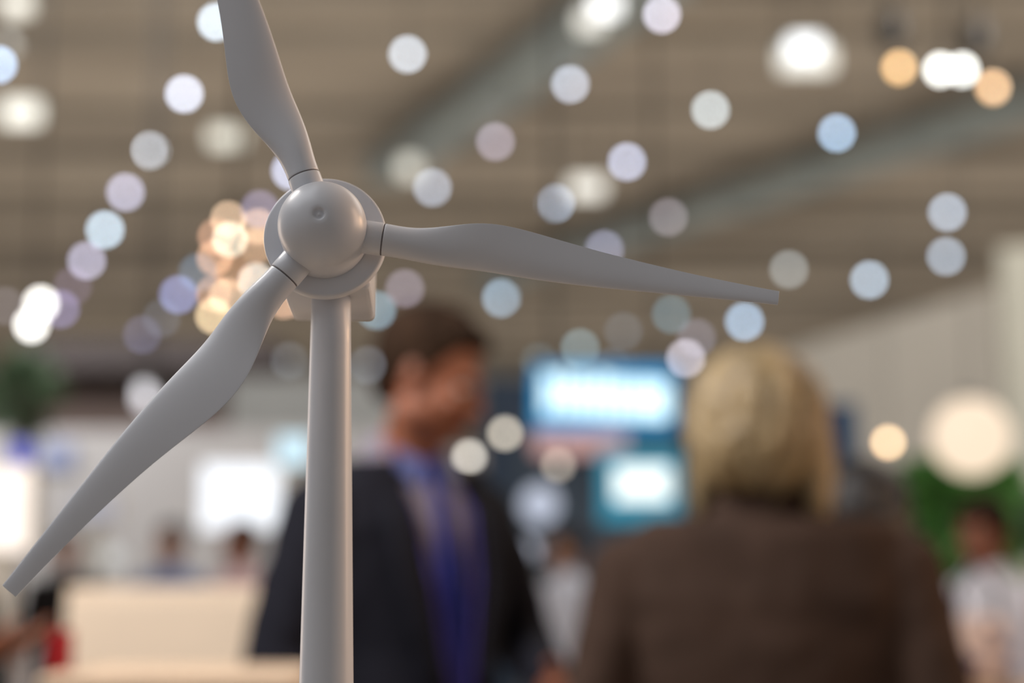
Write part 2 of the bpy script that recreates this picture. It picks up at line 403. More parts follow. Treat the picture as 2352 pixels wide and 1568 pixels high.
# pair of bright white spots at left
def bulb_fixture(name, label, bulbs, D, srgb_list, spx, top_px=None, housing=True, cat='lamp'):
    cx = sum(b[0] for b in bulbs) / len(bulbs); top = min(b[1] for b in bulbs)
    c0 = at(cx, top - 50, D)
    root = empty(name, c0, 0, label, cat)
    bm = bmesh.new(); atube(bm, [(0, 0, -0.05), (0, 0, 9.05 - c0.z)], [0.012, 0.012], n=8, cap=False); fin('drop_rod', bm, M_darkmetal, root)
    for (bx, by, dd), srgb in zip(bulbs, srgb_list):
        p = at(bx, by, D + dd) - c0; r = spx * (D + dd) / F / 2
        m = emitter_mat('bulb_glow', srgb, spx, D + dd)
        bm = bmesh.new(); aell(bm, (0, 0, 0), (r, r, r * 1.1), u=14, v=10); b = fin('bulb', bm, m, root); b.location = p
        bm = bmesh.new(); alathe(bm, [(0, r * 0.8), (r * 0.5, r * 0.8), (r * 0.45, r * 1.9), (0, r * 1.9)], 12); fin('socket', bm, M_darkmetal, b)
        bm = bmesh.new(); atube(bm, [p + Vector((0, 0, r * 1.8)), (0, 0, 0.02)], [0.004, 0.004], n=6, cap=False); fin('flex', bm, M_darkmetal, root)
    return root
WM = [(250, 208, 172), (236, 196, 160), (226, 184, 150)]
cl = [(525, 503, 0), (592, 520, .2), (495, 543, .3), (528, 550, -.2), (590, 565, .3), (493, 592, .1), (535, 625, .2), (588, 645, -.1), (492, 674, .1), (520, 680, -.2), (490, 725, 0), (652, 690, .3)]
bulb_fixture('bulb_chandelier', 'cluster of warm glowing bulbs hanging left of the hub', cl, 9.0,
             [tuple(x * 0.9 for x in q) for q in [(238, 205, 172), (222, 190, 160), (205, 165, 138), (252, 238, 212), (214, 178, 146), (222, 180, 148), (190, 152, 122), (255, 240, 222), (214, 174, 146), (226, 196, 166), (250, 222, 180), (230, 190, 160)]], 18, cat='chandelier')
bulb_fixture('twin_spotlight', 'pair of glaring white spots overlapping at the left frame side', [(94, 697, 0), (72, 746, 0.2)], 12.0, [(270, 266, 258)] * 2, 26, cat='spotlight')
bulb_fixture('track_spotlight', 'dark track spotlight with two amber bulbs and a white lamp at upper right',
             [(2065, 155, 0), (2160, 160, 0.1), (2210, 160, -0.1), (2281, 201, 0.1)], 11.0, [(232, 188, 132), (270, 270, 262), (270, 270, 262), (234, 190, 142)], 26, cat='spotlight')
for x, y, wd in ((2048, 82, 50), (2243, 100, 70)):
    p = at(x, y, 11.4)
    bm = bmesh.new(); alathe(bm, [(0, -0.08), (0.07, -0.08), (0.085, -0.02), (0.085, 0.12), (0.05, 0.17), (0, 0.17)], 24)
    o = fin('spotlight_head', bm, M_darkmetal); o.location = p
    bm = bmesh.new(); atube(bm, [(0, 0, 0.15), (0, 0, 9.05 - p.z)], [0.012, 0.012], n=6, cap=False); fin('drop_rod', bm, M_darkmetal, o)
    tag(o, 'black spotlight can above the left amber bulb' if x < 2100 else 'black spotlight can above the right amber bulb', 'spotlight')

# warm globe and small warm lamp at right; booth spots in the middle
def globe_on_stand(name, px, py, D, dia_px, srgb, label, stand=True, cover=None, floor=True):
    c = at(px, py, D); r = dia_px * D / F / 2
    root = empty(name, (c.x, c.y, 0), 0, label, 'lamp')
    m = emitter_mat('globe_glow', srgb, dia_px, D, (150, 145, 135)) if cover is None else mat('globe_glow', (70, 66, 64), emit=lin(srgb), strength=1.1)
    bm = bmesh.new(); aell(bm, (0, 0, c.z), (r, r, r), u=32, v=20); fin('globe', bm, m, root)
    bm = bmesh.new(); rr = max(0.008, r * 0.12)
    alathe(bm, [(0, 0), (r * 1.1 + 0.05, 0), (r * 1.1 + 0.05, 0.015), (rr, 0.03), (rr, c.z - r * 0.98), (rr * 2, c.z - r * 0.96), (0, c.z - r * 0.9)], 20)
    fin('stand', bm, M_steel, root)
    return root
def globe_pendant(px, py, D, dia_px, srgb, label, solid=False, rgb_bg=(150, 145, 135)):
    c = at(px, py, D); r = dia_px * D / F / 2
    root = empty('globe_lamp', c, 0, label, 'lamp')
    m = mat('globe_glow', (70, 66, 60), emit=lin(srgb), strength=0.98) if solid else emitter_mat('globe_glow', srgb, dia_px, D, (100, 98, 95))
    bm = bmesh.new(); aell(bm, (0, 0, 0), (r, r, r), u=32, v=20); fin('globe', bm, m, root)
    bm = bmesh.new(); alathe(bm, [(0, r * 0.9), (r * 0.25, r * 0.93), (r * 0.22, r * 1.15), (0, r * 1.15)], 20); fin('cap', bm, M_steel, root)
    bm = bmesh.new(); atube(bm, [(0, 0, r * 1.1), (0, 0, 9.05 - c.z)], [0.003, 0.003], n=6, cap=False); fin('cord', bm, M_steel, root)
    return root
globe_pendant(2230, 1003, 5.5, 182, (260, 236, 208), 'large warm white globe lamp at the right frame edge', solid=True)
globe_pendant(2040, 1016, 9.0, 22, (238, 204, 164), 'small amber globe lamp left of the large warm globe')
globe_pendant(1078, 1049, 7.6, 24, (198, 193, 184), 'pale grey booth spot, leftmost of three right of the suited man')
globe_pendant(1160, 995, 8.0, 24, (192, 184, 170), 'cream booth spot, highest of three right of the suited man')
globe_pendant(1282, 1068, 7.8, 24, (152, 144, 134), 'faint beige booth spot below the blue sign, rightmost of three')

# ================================================================ BOOTHS
def wall_between(name, pA, pB, h, m, label, cat='booth wall', thick=0.12, z0=0.0, kind=None):
    A, B = Vector((pA[0], pA[1], 0)), Vector((pB[0], pB[1], 0)); d = B - A
    bm = bmesh.new(); abox(bm, (d.length / 2, 0, (h + z0) / 2), (d.length, thick, h - z0))
    o = fin(name, bm, m, None, smooth=False, bevel=0.01); o.location = A; o.rotation_euler = (0, 0, math.atan2(d.y, d.x))
    if label: tag(o, label, cat)
    return o
def xz(px, D): return ((px - 1176) / F * D, D)
def zz(py, D): return at(1176, py, D).z
# right white booth wall (slanted)
wall_between('booth_wall', xz(1800, 20.5), xz(2312, 15.9), zz(655, 15.9) - 0.02, M_boothwhite, 'tall off-white stand wall filling the background at right')
wall_between('booth_wall', xz(2312, 15.8), xz(2500, 15.6), zz(560, 15.6), mat('booth_greygreen', (160, 158, 146), scale=1), 'grey-green stand wall along the right frame edge')
# left grey wall
wall_between('booth_wall', xz(330, 24), xz(1010, 24), zz(868, 24), M_boothgrey, 'light grey stand wall behind the turbine tower')
for k in range(4):
    x0 = (500 + k * 130 - 1176) / F * 24
    # panels stand proud of the wall
    bm = bmesh.new(); abox(bm, (0, -0.075, 2.0), (0.74, 0.03, 3.6)); o = fin('wall_panel', bm, M_boothgrey, None, smooth=False, bevel=0.01)
    o.parent = bpy.data.objects['booth_wall.002']; o.location = Vector((x0, 24, 0)) - o.parent.location
# brown booth at left
wall_between('booth_wall', xz(60, 17), xz(520, 17), zz(850, 17), M_boothbrown, 'dark brown stand wall behind the lower left blade')
def slab(name, px0, px1, py0, py1, D, depth, m, label=None, cat=None, bevel=0.01, parent=None):
    a = at(px0, py0, D); b = at(px1, py1, D)
    if py1 >= 1300 and not parent and D > 4: b.z = 0.0
    bm = bmesh.new(); abox(bm, (0, 0, 0), (abs(b.x - a.x), depth, abs(a.z - b.z)))
    o = fin(name, bm, m, parent, smooth=False, bevel=bevel)
    o.location = Vector(((a.x + b.x) / 2, D + depth / 2, (a.z + b.z) / 2))
    if parent: o.location = o.location - parent.location
    if label: tag(o, label, cat)
    return o
slab('booth_fascia', 40, 640, 778, 852, 16.4, 0.5, M_fascia, 'dark brown overhead fascia above the brown stand', 'fascia')
slab('booth_wall', -60, 900, 988, 1345, 15.0, 0.15, mat('booth_midgrey', (168, 164, 162), scale=0.8), 'mid-grey low partition behind the bright screens at left', 'booth wall')
# mid background dark blue-grey booth behind the sign
slab('booth_wall', 1180, 1600, 960, 1560, 9.6, 0.12, mat('booth_slate', (70, 84, 98), scale=0.8), 'slate blue partition below the blue sign', 'booth wall')
slab('booth_wall', 1010, 1235, 1030, 1500, 13.4, 0.1, mat('booth_taupe', (138, 130, 124), scale=0.8), 'taupe partition right of the suited man', 'booth wall')
slab('standing_panel', 1110, 1260, 870, 1560, 9.95, 0.05, mat('banner_navy', (48, 66, 88)), 'tall dark navy panel rising left of the blue sign', 'panel')
# blue illuminated sign
M_blue = mat('sign_blue', (0, 60, 95), emit=lin((0, 140, 198)), strength=1.0)
M_white_lit = mat('sign_white', (90, 95, 98), emit=lin((222, 250, 255)), strength=1.7)
sg = slab('illuminated_sign', 1226, 1552, 838, 985, 8.2, 0.14, M_blue, 'glowing blue sign with blurred white lettering between the man and woman', 'sign', bevel=0.03)
xs = 1262
strokes = [(1262, 860, 948), (1292, 855, 950), (1322, 862, 950), (1352, 868, 952), (1382, 858, 955), (1412, 868, 957), (1442, 872, 958), (1472, 872, 960), (1500, 874, 962), (1522, 878, 960)]
for (sx, y0, y1) in strokes:
    slab('letter_stroke', sx - 13, sx + 13, y0, y1, 8.17, 0.03, M_white_lit, bevel=0.01, parent=sg)
ca = at(1240, 838, 8.2); 
for s in (1270, 1505):
    p = at(s, 838, 8.27) - sg.location
    bm = bmesh.new(); atube(bm, [p - Vector((0, 0, 0.02)), (p.x, p.y, 9.05 - sg.location.z)], [0.008, 0.008], n=6, cap=False); fin('hanger', bm, M_darkmetal, sg)
slab('pink_panel', 1225, 1440, 990, 1045, 9.55, 0.05, mat('pink', (205, 168, 166), emit=lin((205, 160, 155)), strength=0.55), 'soft pink lit strip under the blue sign', 'panel')
scr = slab('monitor', 1378, 1562, 1030, 1200, 7.6, 0.06, mat('teal_screen', (20, 110, 140), emit=lin((55, 135, 160)), strength=0.8), 'bright monitor with teal border beside the blond woman', 'monitor', bevel=0.01)
slab('screen_image', 1412, 1540, 1070, 1150, 7.58, 0.02, mat('screen_lit', (80, 85, 85), emit=lin((240, 248, 244)), strength=1.5), parent=scr)
p = scr.location; bm = bmesh.new(); abox(bm, (0, 0.04, -p.z / 2 - 0.07), (0.05, 0.03, p.z - 0.2)); abox(bm, (0, 0.04, -p.z + 0.012), (0.4, 0.3, 0.02)); fin('monitor_stand', bm, M_darkmetal, scr, smooth=False)
# left lit displays
def display(px0, px1, py0, py1, D, srgb, label, k=1.0, body=(80, 80, 82)):
    root = empty('lit_display', (0, 0, 0), 0, label, 'display')
    c = at((px0 + px1) / 2, (py0 + py1) / 2, D); root.location = (c.x, D, 0)
    w_ = (px1 - px0) / F * D; h_ = (py1 - py0) / F * D
    box('housing', (0, 0.06, c.z), (w_ + 0.03, 0.08, h_ + 0.03), M_boothwhite, root, bevel=0.006)
    box('screen', (0, 0.01, c.z), (w_, 0.02, h_), mat('display_glow', body, emit=lin(srgb), strength=k), root, bevel=0.004)
    if c.z - h_ / 2 > 0.1:
        box('pedestal', (0, 0.06, (c.z - h_ / 2) / 2 - 0.008), (w_ * 0.35, 0.08, c.z - h_ / 2 - 0.016), M_boothwhite, root, bevel=0.006)
    return root
display(462, 640, 1065, 1215, 9.0, (240, 244, 250), 'bright white screen left of the turbine tower', 1.4)
display(-70, 62, 1075, 1262, 5.0, (262, 248, 236), 'glaring warm white light box at the left frame edge', 1.3)
display(636, 712, 1000, 1066, 8.0, (200, 232, 246), 'small pale blue screen hidden behind the turbine tower', 1.2)
display(168, 262, 1140, 1190, 10.0, (196, 196, 210), 'small lilac screen behind the lower left blade', 0.75)
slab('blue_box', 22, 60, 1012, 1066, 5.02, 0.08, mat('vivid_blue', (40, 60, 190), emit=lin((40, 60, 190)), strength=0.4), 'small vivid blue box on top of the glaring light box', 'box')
slab('banner_stand', 1892, 1985, 925, 1560, 11.5, 0.05, mat('poster_blue', (12, 58, 92), rough=0.85), 'dark blue banner stand right of the blond hair', 'banner')
slab('poster', 95, 165, 1020, 1075, 14.94, 0.05, mat('poster_pale_blue', (130, 140, 175)), 'pale blue poster behind the lower left blade', 'poster')
slab('teal_column', 2030, 2100, 1070, 1330, 8.5, 0.3, mat('teal_dark', (48, 78, 78)), 'dark teal column right of the woman in black', 'column')
# glowing globes standing for unidentified pale round shapes low in the background
globe_on_stand('pale_globe', 258, 1280, 8.0, 46, (198, 200, 198), 'pale glowing globe beyond the beige board', cover=1)
globe_on_stand('pale_globe', 1208, 1264, 6.0, 54, (192, 198, 216), 'lilac-white glowing globe between man and woman, lower one', cover=1)
globe_on_stand('pale_globe', 1240, 1158, 7.0, 88, (178, 186, 204), 'bigger pale lilac glowing globe between man and woman, upper one', cover=1)
globe_on_stand('pale_globe', 1216, 1440, 4.6, 42, (160, 142, 134), 'dull pinkish glowing globe low between man and woman', cover=1)
# beige board and low table
bd = empty('beige_counter', (0, 0, 0), 0, 'plain beige counter with square corners at the bottom left', 'counter')
a = at(150, 1372, 3.3); b = at(592, 1372, 3.3); bd.location = ((a.x + b.x) / 2, 3.5, 0)
wd_ = b.x - a.x
box('counter_front', (0, -0.18, a.z / 2), (wd_, 0.03, a.z), M_beige, bd, bevel=0.004)
box('counter_top', (0, 0.02, a.z + 0.01), (wd_, 0.42, 0.02), M_beige, bd, bevel=0.004)
for s in (-1, 1): box('counter_side', (s * (wd_ / 2 - 0.015), 0.02, a.z / 2), (0.03, 0.37, a.z - 0.001), M_beige, bd, bevel=0.004)
lt = empty('low_table', (0, 0, 0), 0, 'peach-beige low table in front of the beige counter at the bottom edge', 'table')
a = at(110, 1546, 2.2); b = at(700, 1546, 2.2); lt.location = ((a.x + b.x) / 2, 2.3, 0)
wd_ = b.x - a.x
box('tabletop', (0, 0, a.z - 0.015), (wd_, 0.30, 0.03), M_table, lt, bevel=0.008)
for sx in (-1, 1):
    for sy in (-1, 1): box('leg', (sx * (wd_ / 2 - 0.03), sy * 0.11, (a.z - 0.03) / 2), (0.03, 0.03, a.z - 0.03), M_steel, lt, bevel=0.003)

# ================================================================ PLANTS
def leafy(name, px, py, D, rpx, hpx, rgb, label, seed=1, n=420):
    rnd = random.Random(seed); c = at(px, py, D); rx = rpx * D / F; rz = hpx * D / F
    root = empty(name, (c.x, D, 0), 0, label, 'plant')
    bm = bmesh.new()
    for k in range(n):
        while True:
            v = Vector((rnd.uniform(-1, 1), rnd.uniform(-1, 1), rnd.uniform(-1, 1)))
            if v.length < 1: break
        p = Vector((v.x * rx, v.y * rx, c.z + v.z * rz)); d = (v + Vector((0, 0, 0.4))).normalized()
        L = rnd.uniform(0.10, 0.2); sd = d.cross(Vector((rnd.random(), rnd.random(), rnd.random())).normalized()).normalized() * L * 0.28
        up = Vector((0, 0, -0.03))
        q = [p, p + d * L * 0.5 + sd, p + d * L + up, p + d * L * 0.5 - sd]
        mid = p + d * L * 0.55 + Vector((0, 0, 0.012))
        vs = [bm.verts.new(x) for x in q]; mv = bm.verts.new(mid)
        for i in range(4): bm.faces.new((vs[i], vs[(i + 1) % 4], mv))
    me = bpy.data.meshes.new('foliage'); bm.to_mesh(me); bm.free()
    f = link('foliage', me, mat('leaf_' + name, rgb, rough=0.5, var=0.35, scale=9), root); f['kind'] = 'stuff'
    bm = bmesh.new()
    for k in range(7):
        t = (rnd.uniform(-1, 1) * rx * 0.6, rnd.uniform(-1, 1) * rx * 0.6, c.z + rnd.uniform(-0.5, 0.5) * rz)
        atube(bm, [(0, 0, 0.3), (t[0] * 0.3, t[1] * 0.3, c.z - rz), t], [0.014, 0.011, 0.005], n=8)
    fin('stem', bm, mat('bark', (86, 70, 52)), root)
    bm = bmesh.new(); alathe(bm, [(0, 0), (0.15, 0), (0.2, 0.34), (0.19, 0.36), (0.17, 0.33), (0, 0.33)], 28); fin('pot', bm, M_boothgrey, root)
    return root
leafy('potted_shrub', 2215, 1180, 7.5, 115, 105, (120, 178, 98), 'bright green shrub under the large warm globe lamp', 3, 520)
leafy('potted_shrub', 50, 905, 13.0, 60, 75, (92, 112, 84), 'dark green foliage above the glaring light box at left', 5, 420)

# ================================================================ PEOPLE
M_skin = mat('skin_ruddy', (140, 86, 62), rough=0.55, var=0.08, scale=12)
M_skin2 = mat('skin_tan', (165, 120, 96), rough=0.55, var=0.08, scale=12)
M_hairbrown = mat('hair_brown', (48, 34, 24), rough=0.9, var=0.5, scale=30, stretch=(1, 1, 0.2), bump=0.6)
M_hairblond = mat('hair_blond', (138, 121, 90), rough=0.5, var=0.55, scale=22, stretch=(1, 1, 0.18), bump=0.8)
M_hairblack = mat('hair_black', (24, 20, 20), rough=0.5, var=0.3, scale=30)
M_navysuit = mat('suit_navy', (24, 25, 34), rough=0.85, var=0.1, scale=60)
M_brownjacket = mat('jacket_brown', (64, 50, 43), rough=0.9, var=0.14, scale=14)
M_black = mat('cloth_black', (26, 22, 22), rough=0.9)
M_lilac = mat('shirt_lilac', (136, 130, 144), rough=0.8)
M_collar = mat('shirt_collar_blue', (92, 102, 152), rough=0.8)
M_tie = mat('tie_blue', (30, 38, 112), rough=0.8, var=0.2, scale=70)
M_lan = mat('lanyard_violet', (70, 64, 140), rough=0.8)
M_whiteshirt = mat('shirt_white', (214, 214, 222), rough=0.8)
M_bluegrey = mat('shirt_bluegrey', (120, 132, 165), rough=0.8)
M_red = mat('cloth_red', (150, 30, 38), rough=0.8)
M_pinkshirt = mat('shirt_pink', (214, 180, 180), rough=0.8)
M_eye = mat('eye_white', (150, 145, 140), rough=0.4); M_iris = mat('iris', (70, 60, 50), rough=0.2)
M_shoe = mat('shoe_black', (25, 22, 20), rough=0.35)

def head_shapes(bm, M):
    aell(bm, (0, 0.012, 0.055), (0.076, 0.094, 0.088), M)                     # skull
    aell(bm, (0, -0.030, -0.005), (0.060, 0.062, 0.082), M)                    # face
    aell(bm, (0, -0.052, -0.066), (0.032, 0.030, 0.026), M)                    # chin
    aell(bm, (0, -0.074, 0.040), (0.052, 0.018, 0.012), M, 14, 8)              # brow
    atube(bm, [(0, -0.088, 0.028), (0, -0.100, 0.006), (0, -0.106, -0.010)], [0.008, 0.010, 0.013], n=10, M=M)  # nose
    for s in (-1, 1):
        aell(bm, (s * 0.011, -0.094, -0.012), (0.009, 0.010, 0.007), M, 10, 8)
        aell(bm, (s * 0.038, -0.068, -0.010), (0.022, 0.020, 0.020), M, 12, 8)  # cheeks
        aell(bm, (s * 0.079, 0.008, 0.012), (0.007, 0.017, 0.030), M, 12, 8)    # ears
        aell(bm, (s * 0.048, -0.005, -0.045), (0.020, 0.040, 0.028), M, 12, 8)  # jaw corners
    aell(bm, (0, -0.088, -0.036), (0.024, 0.009, 0.006), M, 12, 8)
    aell(bm, (0, -0.086, -0.046), (0.020, 0.010, 0.007), M, 12, 8)
def hand_shapes(bm, W, d, nrm, s=1.0, curl=0.5, side=1):
    d = Vector(d).normalized(); nrm = Vector(nrm); nrm = (nrm - d * nrm.dot(d)).normalized(); x = d.cross(nrm) * side
    W = Vector(W)
    atube(bm, [W, W + d * 0.03 * s, W + d * 0.085 * s], [(0.026 * s, 0.02 * s), (0.037 * s, 0.018 * s), (0.040 * s, 0.014 * s)], n=12, up=nrm)
    for i, (off, L) in enumerate(((-0.028, 0.068), (-0.009, 0.078), (0.011, 0.074), (0.030, 0.058))):
        b = W + d * 0.08 * s + x * off * s; p = b; dd = d.copy(); pts = [b]
        for seg, fr in enumerate((0.45, 0.32, 0.23)):
            dd = (dd + nrm * curl * 0.7).normalized(); p = p + dd * L * fr * s; pts.append(p)
        atube(bm, pts, [0.0095 * s, 0.009 * s, 0.008 * s, 0.007 * s], n=10)
    b = W + d * 0.025 * s - x * 0.028 * s
    t1 = (d * 0.7 - x * 0.7 + nrm * 0.3).normalized(); t2 = (d * 0.9 - x * 0.25 + nrm * 0.5).normalized()
    atube(bm, [b, b + t1 * 0.038 * s, b + t1 * 0.038 * s + t2 * 0.032 * s], [0.013 * s, 0.011 * s, 0.008 * s], n=10)
TORSO = [(0.86, .150, .105, .0), (0.95, .160, .115, .0), (1.05, .145, .105, .0), (1.15, .140, .100, 0), (1.27, .162, .112, 0), (1.37, .178, .112, .0), (1.43, .170, .098, .005), (1.475, .120, .075, .01), (1.505, .065, .06, .01)]
def torso_tube(bm, k=0.0, z0=0.86, flat=0.0, wide=1.0, z1=2.0):
    rows = [r for r in TORSO if z0 - 1e-6 <= r[0] <= z1]
    if rows[0][0] > z0: rows = [(z0,) + TORSO[0][1:]] + rows
    atube(bm, [(0, r[3], r[0]) for r in rows], [(r[1] * wide + k, r[2] + k) for r in rows], n=28, up=(0, 1, 0))
def person(label, loc, rz, scale=1.0, head_yaw=0, head_pitch=0, arms=None, skin=None, hair=None, hair_style='short', jacket=None, shirt=None,
           trousers=None, open_front=False, tie=None, lanyard=None, voxel=0.006, wide=1.0, lean=0.0, head_fwd=0.0, collar=None, female=False):
    """figure faces local -Y; arms = ((elbow, wrist, palm normal) for -x side, the same for +x side)"""
    skin = skin or M_skin; trousers = trousers or M_black
    root = empty('person', loc, rz, label, 'person')
    root.scale = (scale,) * 3; root.rotation_euler = (lean, 0, rz)
    arms = arms or (((-.235, .02, 1.14), (-.24, -.06, .90), (1, 0, 0)), ((.235, .02, 1.14), (.24, -.06, .90), (-1, 0, 0)))
    HM = Matrix.Translation((0, -0.005 - head_fwd, 1.625)) @ Matrix.Rotation(head_yaw, 4, 'Z') @ Matrix.Rotation(head_pitch, 4, 'X')
    # body
    bm = bmesh.new()
    torso_tube(bm, -0.004, 0.86, wide=wide)
    atube(bm, [(0, 0.012, 1.46), (0, 0.008 - head_fwd * 0.5, 1.53), (0, 0.004 - head_fwd, 1.60)], [0.066, 0.056, 0.056], n=18)
    head_shapes(bm, HM)
    for s, (el, wr, nr) in zip((-1, 1), arms):
        sh = (s * 0.166 * wide, 0.0, 1.405)
        atube(bm, [sh, Vector(sh).lerp(Vector(el), 0.5), el], [0.044, 0.044, 0.038], n=14, up=(1, 0.2, 0))
        atube(bm, [el, Vector(el).lerp(Vector(wr), 0.4), wr], [0.038, 0.038, 0.025], n=14, up=(1, 0.2, 0))
        hand_shapes(bm, wr, Vector(wr) - Vector(el), nr, 1.0, 0.5, s)
        atube(bm, [(s * .085, 0, .90), (s * .095, -.01, .50)], [0.082, 0.055], n=14)
        atube(bm, [(s * .095, -.01, .50), (s * .098, .02, .30), (s * .1, .02, .08)], [0.055, 0.052, 0.036], n=14)
        atube(bm, [(s * .1, .03, .045), (s * .105, -.12, .03)], [(0.036, 0.034), (0.040, 0.024)], n=12)
    body = link('body', remesh(bm, voxel, 3), skin, root)
    # eyes
    for s in (-1, 1):
        bm = bmesh.new(); aell(bm, (s * 0.031, -0.0745, 0.019), (0.012, 0.012, 0.008), HM, 14, 10); e = fin('eye', bm, M_eye, body)
        bm = bmesh.new(); aell(bm, (s * 0.031, -0.0843, 0.019), (0.0055, 0.0035, 0.0055), HM, 12, 8); fin('iris', bm, M_iris, e)
    bm = bmesh.new(); aell(bm, (0, -0.0945, -0.0405), (0.022, 0.006, 0.0075), HM, 14, 8); fin('lips', bm, mat('lips', (170, 92, 80)), body)
    # hair
    if hair:
        bm = bmesh.new(); rnd = random.Random(len(label))
        if hair_style == 'short':
            aell(bm, (0, 0.028, 0.068), (0.086, 0.100, 0.092), HM, 28, 20)
            aell(bm, (0, -0.035, 0.112), (0.058, 0.050, 0.032), HM)
            aell(bm, (0, 0.075, 0.000), (0.055, 0.030, 0.050), HM)
            for s in (-1, 1): aell(bm, (s * 0.072, 0.002, 0.046), (0.011, 0.022, 0.030), HM)
            for k in range(60):
                a = rnd.uniform(0, 6.28); e = rnd.uniform(0.25, 1.4)
                p = Vector((0.083 * math.cos(a) * math.cos(e), 0.024 + 0.096 * math.sin(a) * math.cos(e), 0.066 + 0.09 * math.sin(e)))
                q = p + Vector((rnd.uniform(-.02, .02), -0.022, 0.004)) 
                atube(bm, [p, q], [0.008, 0.004], n=6, M=HM)
        else:
            g = 1.0 if hair_style == 'bob' else 0.9
            aell(bm, (0, 0.024, 0.058), (0.104 * g, 0.116 * g, 0.104), HM, 28, 20)
            aell(bm, (0, 0.040, -0.005), (0.116 * g, 0.098 * g, 0.090), HM, 28, 20)
            aell(bm, (0, 0.045, -0.045), (0.100 * g, 0.074, 0.050), HM, 28, 20)
            for s in (-1, 1):
                aell(bm, (s * 0.094 * g, 0.004, -0.040), (0.030, 0.055, 0.105), HM); aell(bm, (s * 0.098 * g, 0.012, -0.085), (0.022, 0.040, 0.062), HM)
            for k in range(120):
                a = rnd.uniform(-0.5, 3.64); zt = rnd.uniform(-0.02, 0.13)
                ra = lambda z: 0.112 * g * math.sqrt(max(0.1, 1 - ((z - 0.02) / 0.15) ** 2))
                z2 = zt - rnd.uniform(0.05, 0.12)
                p = Vector((math.cos(a) * ra(zt), 0.03 + math.sin(a) * ra(zt) * 0.95, zt))
                a2 = a + rnd.uniform(-0.25, 0.25); z2 = max(z2, -0.125)
                q = Vector((math.cos(a2) * ra(z2) * 1.03, 0.035 + math.sin(a2) * ra(z2) * 0.98, z2))
                atube(bm, [p, (p + q) / 2 * 1.03, q], [0.005, 0.011, 0.004], n=6, M=HM)
        link('hair', remesh(bm, 0.0045 if voxel < 0.008 else 0.007, 1), hair, body)
    # shirt
    if shirt:
        bm = bmesh.new(); torso_tube(bm, 0.006, 0.88, wide=wide)
        atube(bm, [(0, 0.012, 1.47), (0, 0.009, 1.512)], [0.074, 0.066], n=20, cap=False)
        if not jacket:
            for s, (el, wr, nr) in zip((-1, 1), arms):
                sh = (s * 0.168 * wide, 0.0, 1.420); e2 = Vector(el).lerp(Vector(wr), 0.55)
                atube(bm, [sh, Vector(sh).lerp(Vector(el), 0.5), el], [0.066, 0.060, 0.052], n=16)
                atube(bm, [el, e2], [0.052, 0.044], n=16)
        link('shirt', remesh(bm, voxel, 4), shirt, body)
        if collar:
            bm = bmesh.new()
            for s in (-1, 1):
                v = [bm.verts.new(p) for p in ((s * .006, -.074, 1.500), (s * .062, -.052, 1.520), (s * .070, -.070, 1.478), (s * .040, -.096, 1.440))]
                bm.faces.new(v)
            bm2 = bm
            o = fin('collar', bm2, collar, body, smooth=False); sm = o.modifiers.new('s', 'SOLIDIFY'); sm.thickness = 0.004
    if tie:
        bm = bmesh.new(); yf = lambda z: -(0.062 + 0.058 * min(1, (1.5 - z) / 0.13)) - 0.012
        secs = [(1.498, .014), (1.485, .018), (1.465, .012), (1.42, .017), (1.30, .024), (1.15, .032), (1.02, .036), (0.97, .002)]
        L_ = [[bm.verts.new((sx * w_, yf(z) - dy, z)) for sx, dy in ((-1, 0), (0, 0.005), (1, 0))] for z, w_ in secs]
        for p, q in zip(L_, L_[1:]):
            for k in range(2): bm.faces.new((p[k], p[k + 1], q[k + 1], q[k]))
        o = fin('tie', bm, tie, body); sm = o.modifiers.new('s', 'SOLIDIFY'); sm.thickness = 0.004
    if jacket:
        bm = bmesh.new(); torso_tube(bm, 0.024, 0.78, wide=wide, z1=1.44)
        bmc = [(0, 0.006, 1.40), (0, 0.01, 1.455), (0, 0.014, 1.490)]
        atube(bm, bmc, [(0.165 * wide, 0.112), (0.118, 0.090), (0.080, 0.074)], n=28, up=(0, 1, 0), cap=False)
        for s, (el, wr, nr) in zip((-1, 1), arms):
            sh = (s * 0.168 * wide, 0.002, 1.408); e2 = Vector(el).lerp(Vector(wr), 0.92)
            atube(bm, [sh, Vector(sh).lerp(Vector(el), 0.5), el], [(0.070, 0.074), (0.066, 0.070), (0.058, 0.060)], n=18)
            atube(bm, [el, Vector(el).lerp(e2, 0.5), e2], [0.058, 0.052, 0.043], n=18)
        me = remesh(bm, voxel, 4)
        # cloth folds
        nor = [v.normal.copy() for v in me.vertices]
        for v, vn in zip(me.vertices, nor):
            n_ = noise.noise(Vector((v.co.x * 9, v.co.y * 9, v.co.z * 5))) * 0.008 + noise.noise(v.co * 22) * 0.003
            v.co += vn * n_
        b2 = bmesh.new(); b2.from_mesh(me)
        if open_front:
            kill = []
            for f in b2.faces:
                c = f.calc_center_median()
                if c.y < -0.03:
                    t = (c.z - 1.00) / 0.48
                    if t > 0 and abs(c.x) < 0.010 + 0.070 * min(1, t) ** 0.8: kill.append(f)
                elif c.z > 1.455 and c.y < 0.03: kill.append(f)
            bmesh.ops.delete(b2, geom=kill, context='FACES')
        kill = [f for f in b2.faces if f.calc_center_median().z > 1.498]
        if kill: bmesh.ops.delete(b2, geom=kill, context='FACES')
        b2.to_mesh(me); b2.free()
        jk = link('jacket', me, jacket, body)
        so = jk.modifiers.new('s', 'SOLIDIFY'); so.thickness = 0.005
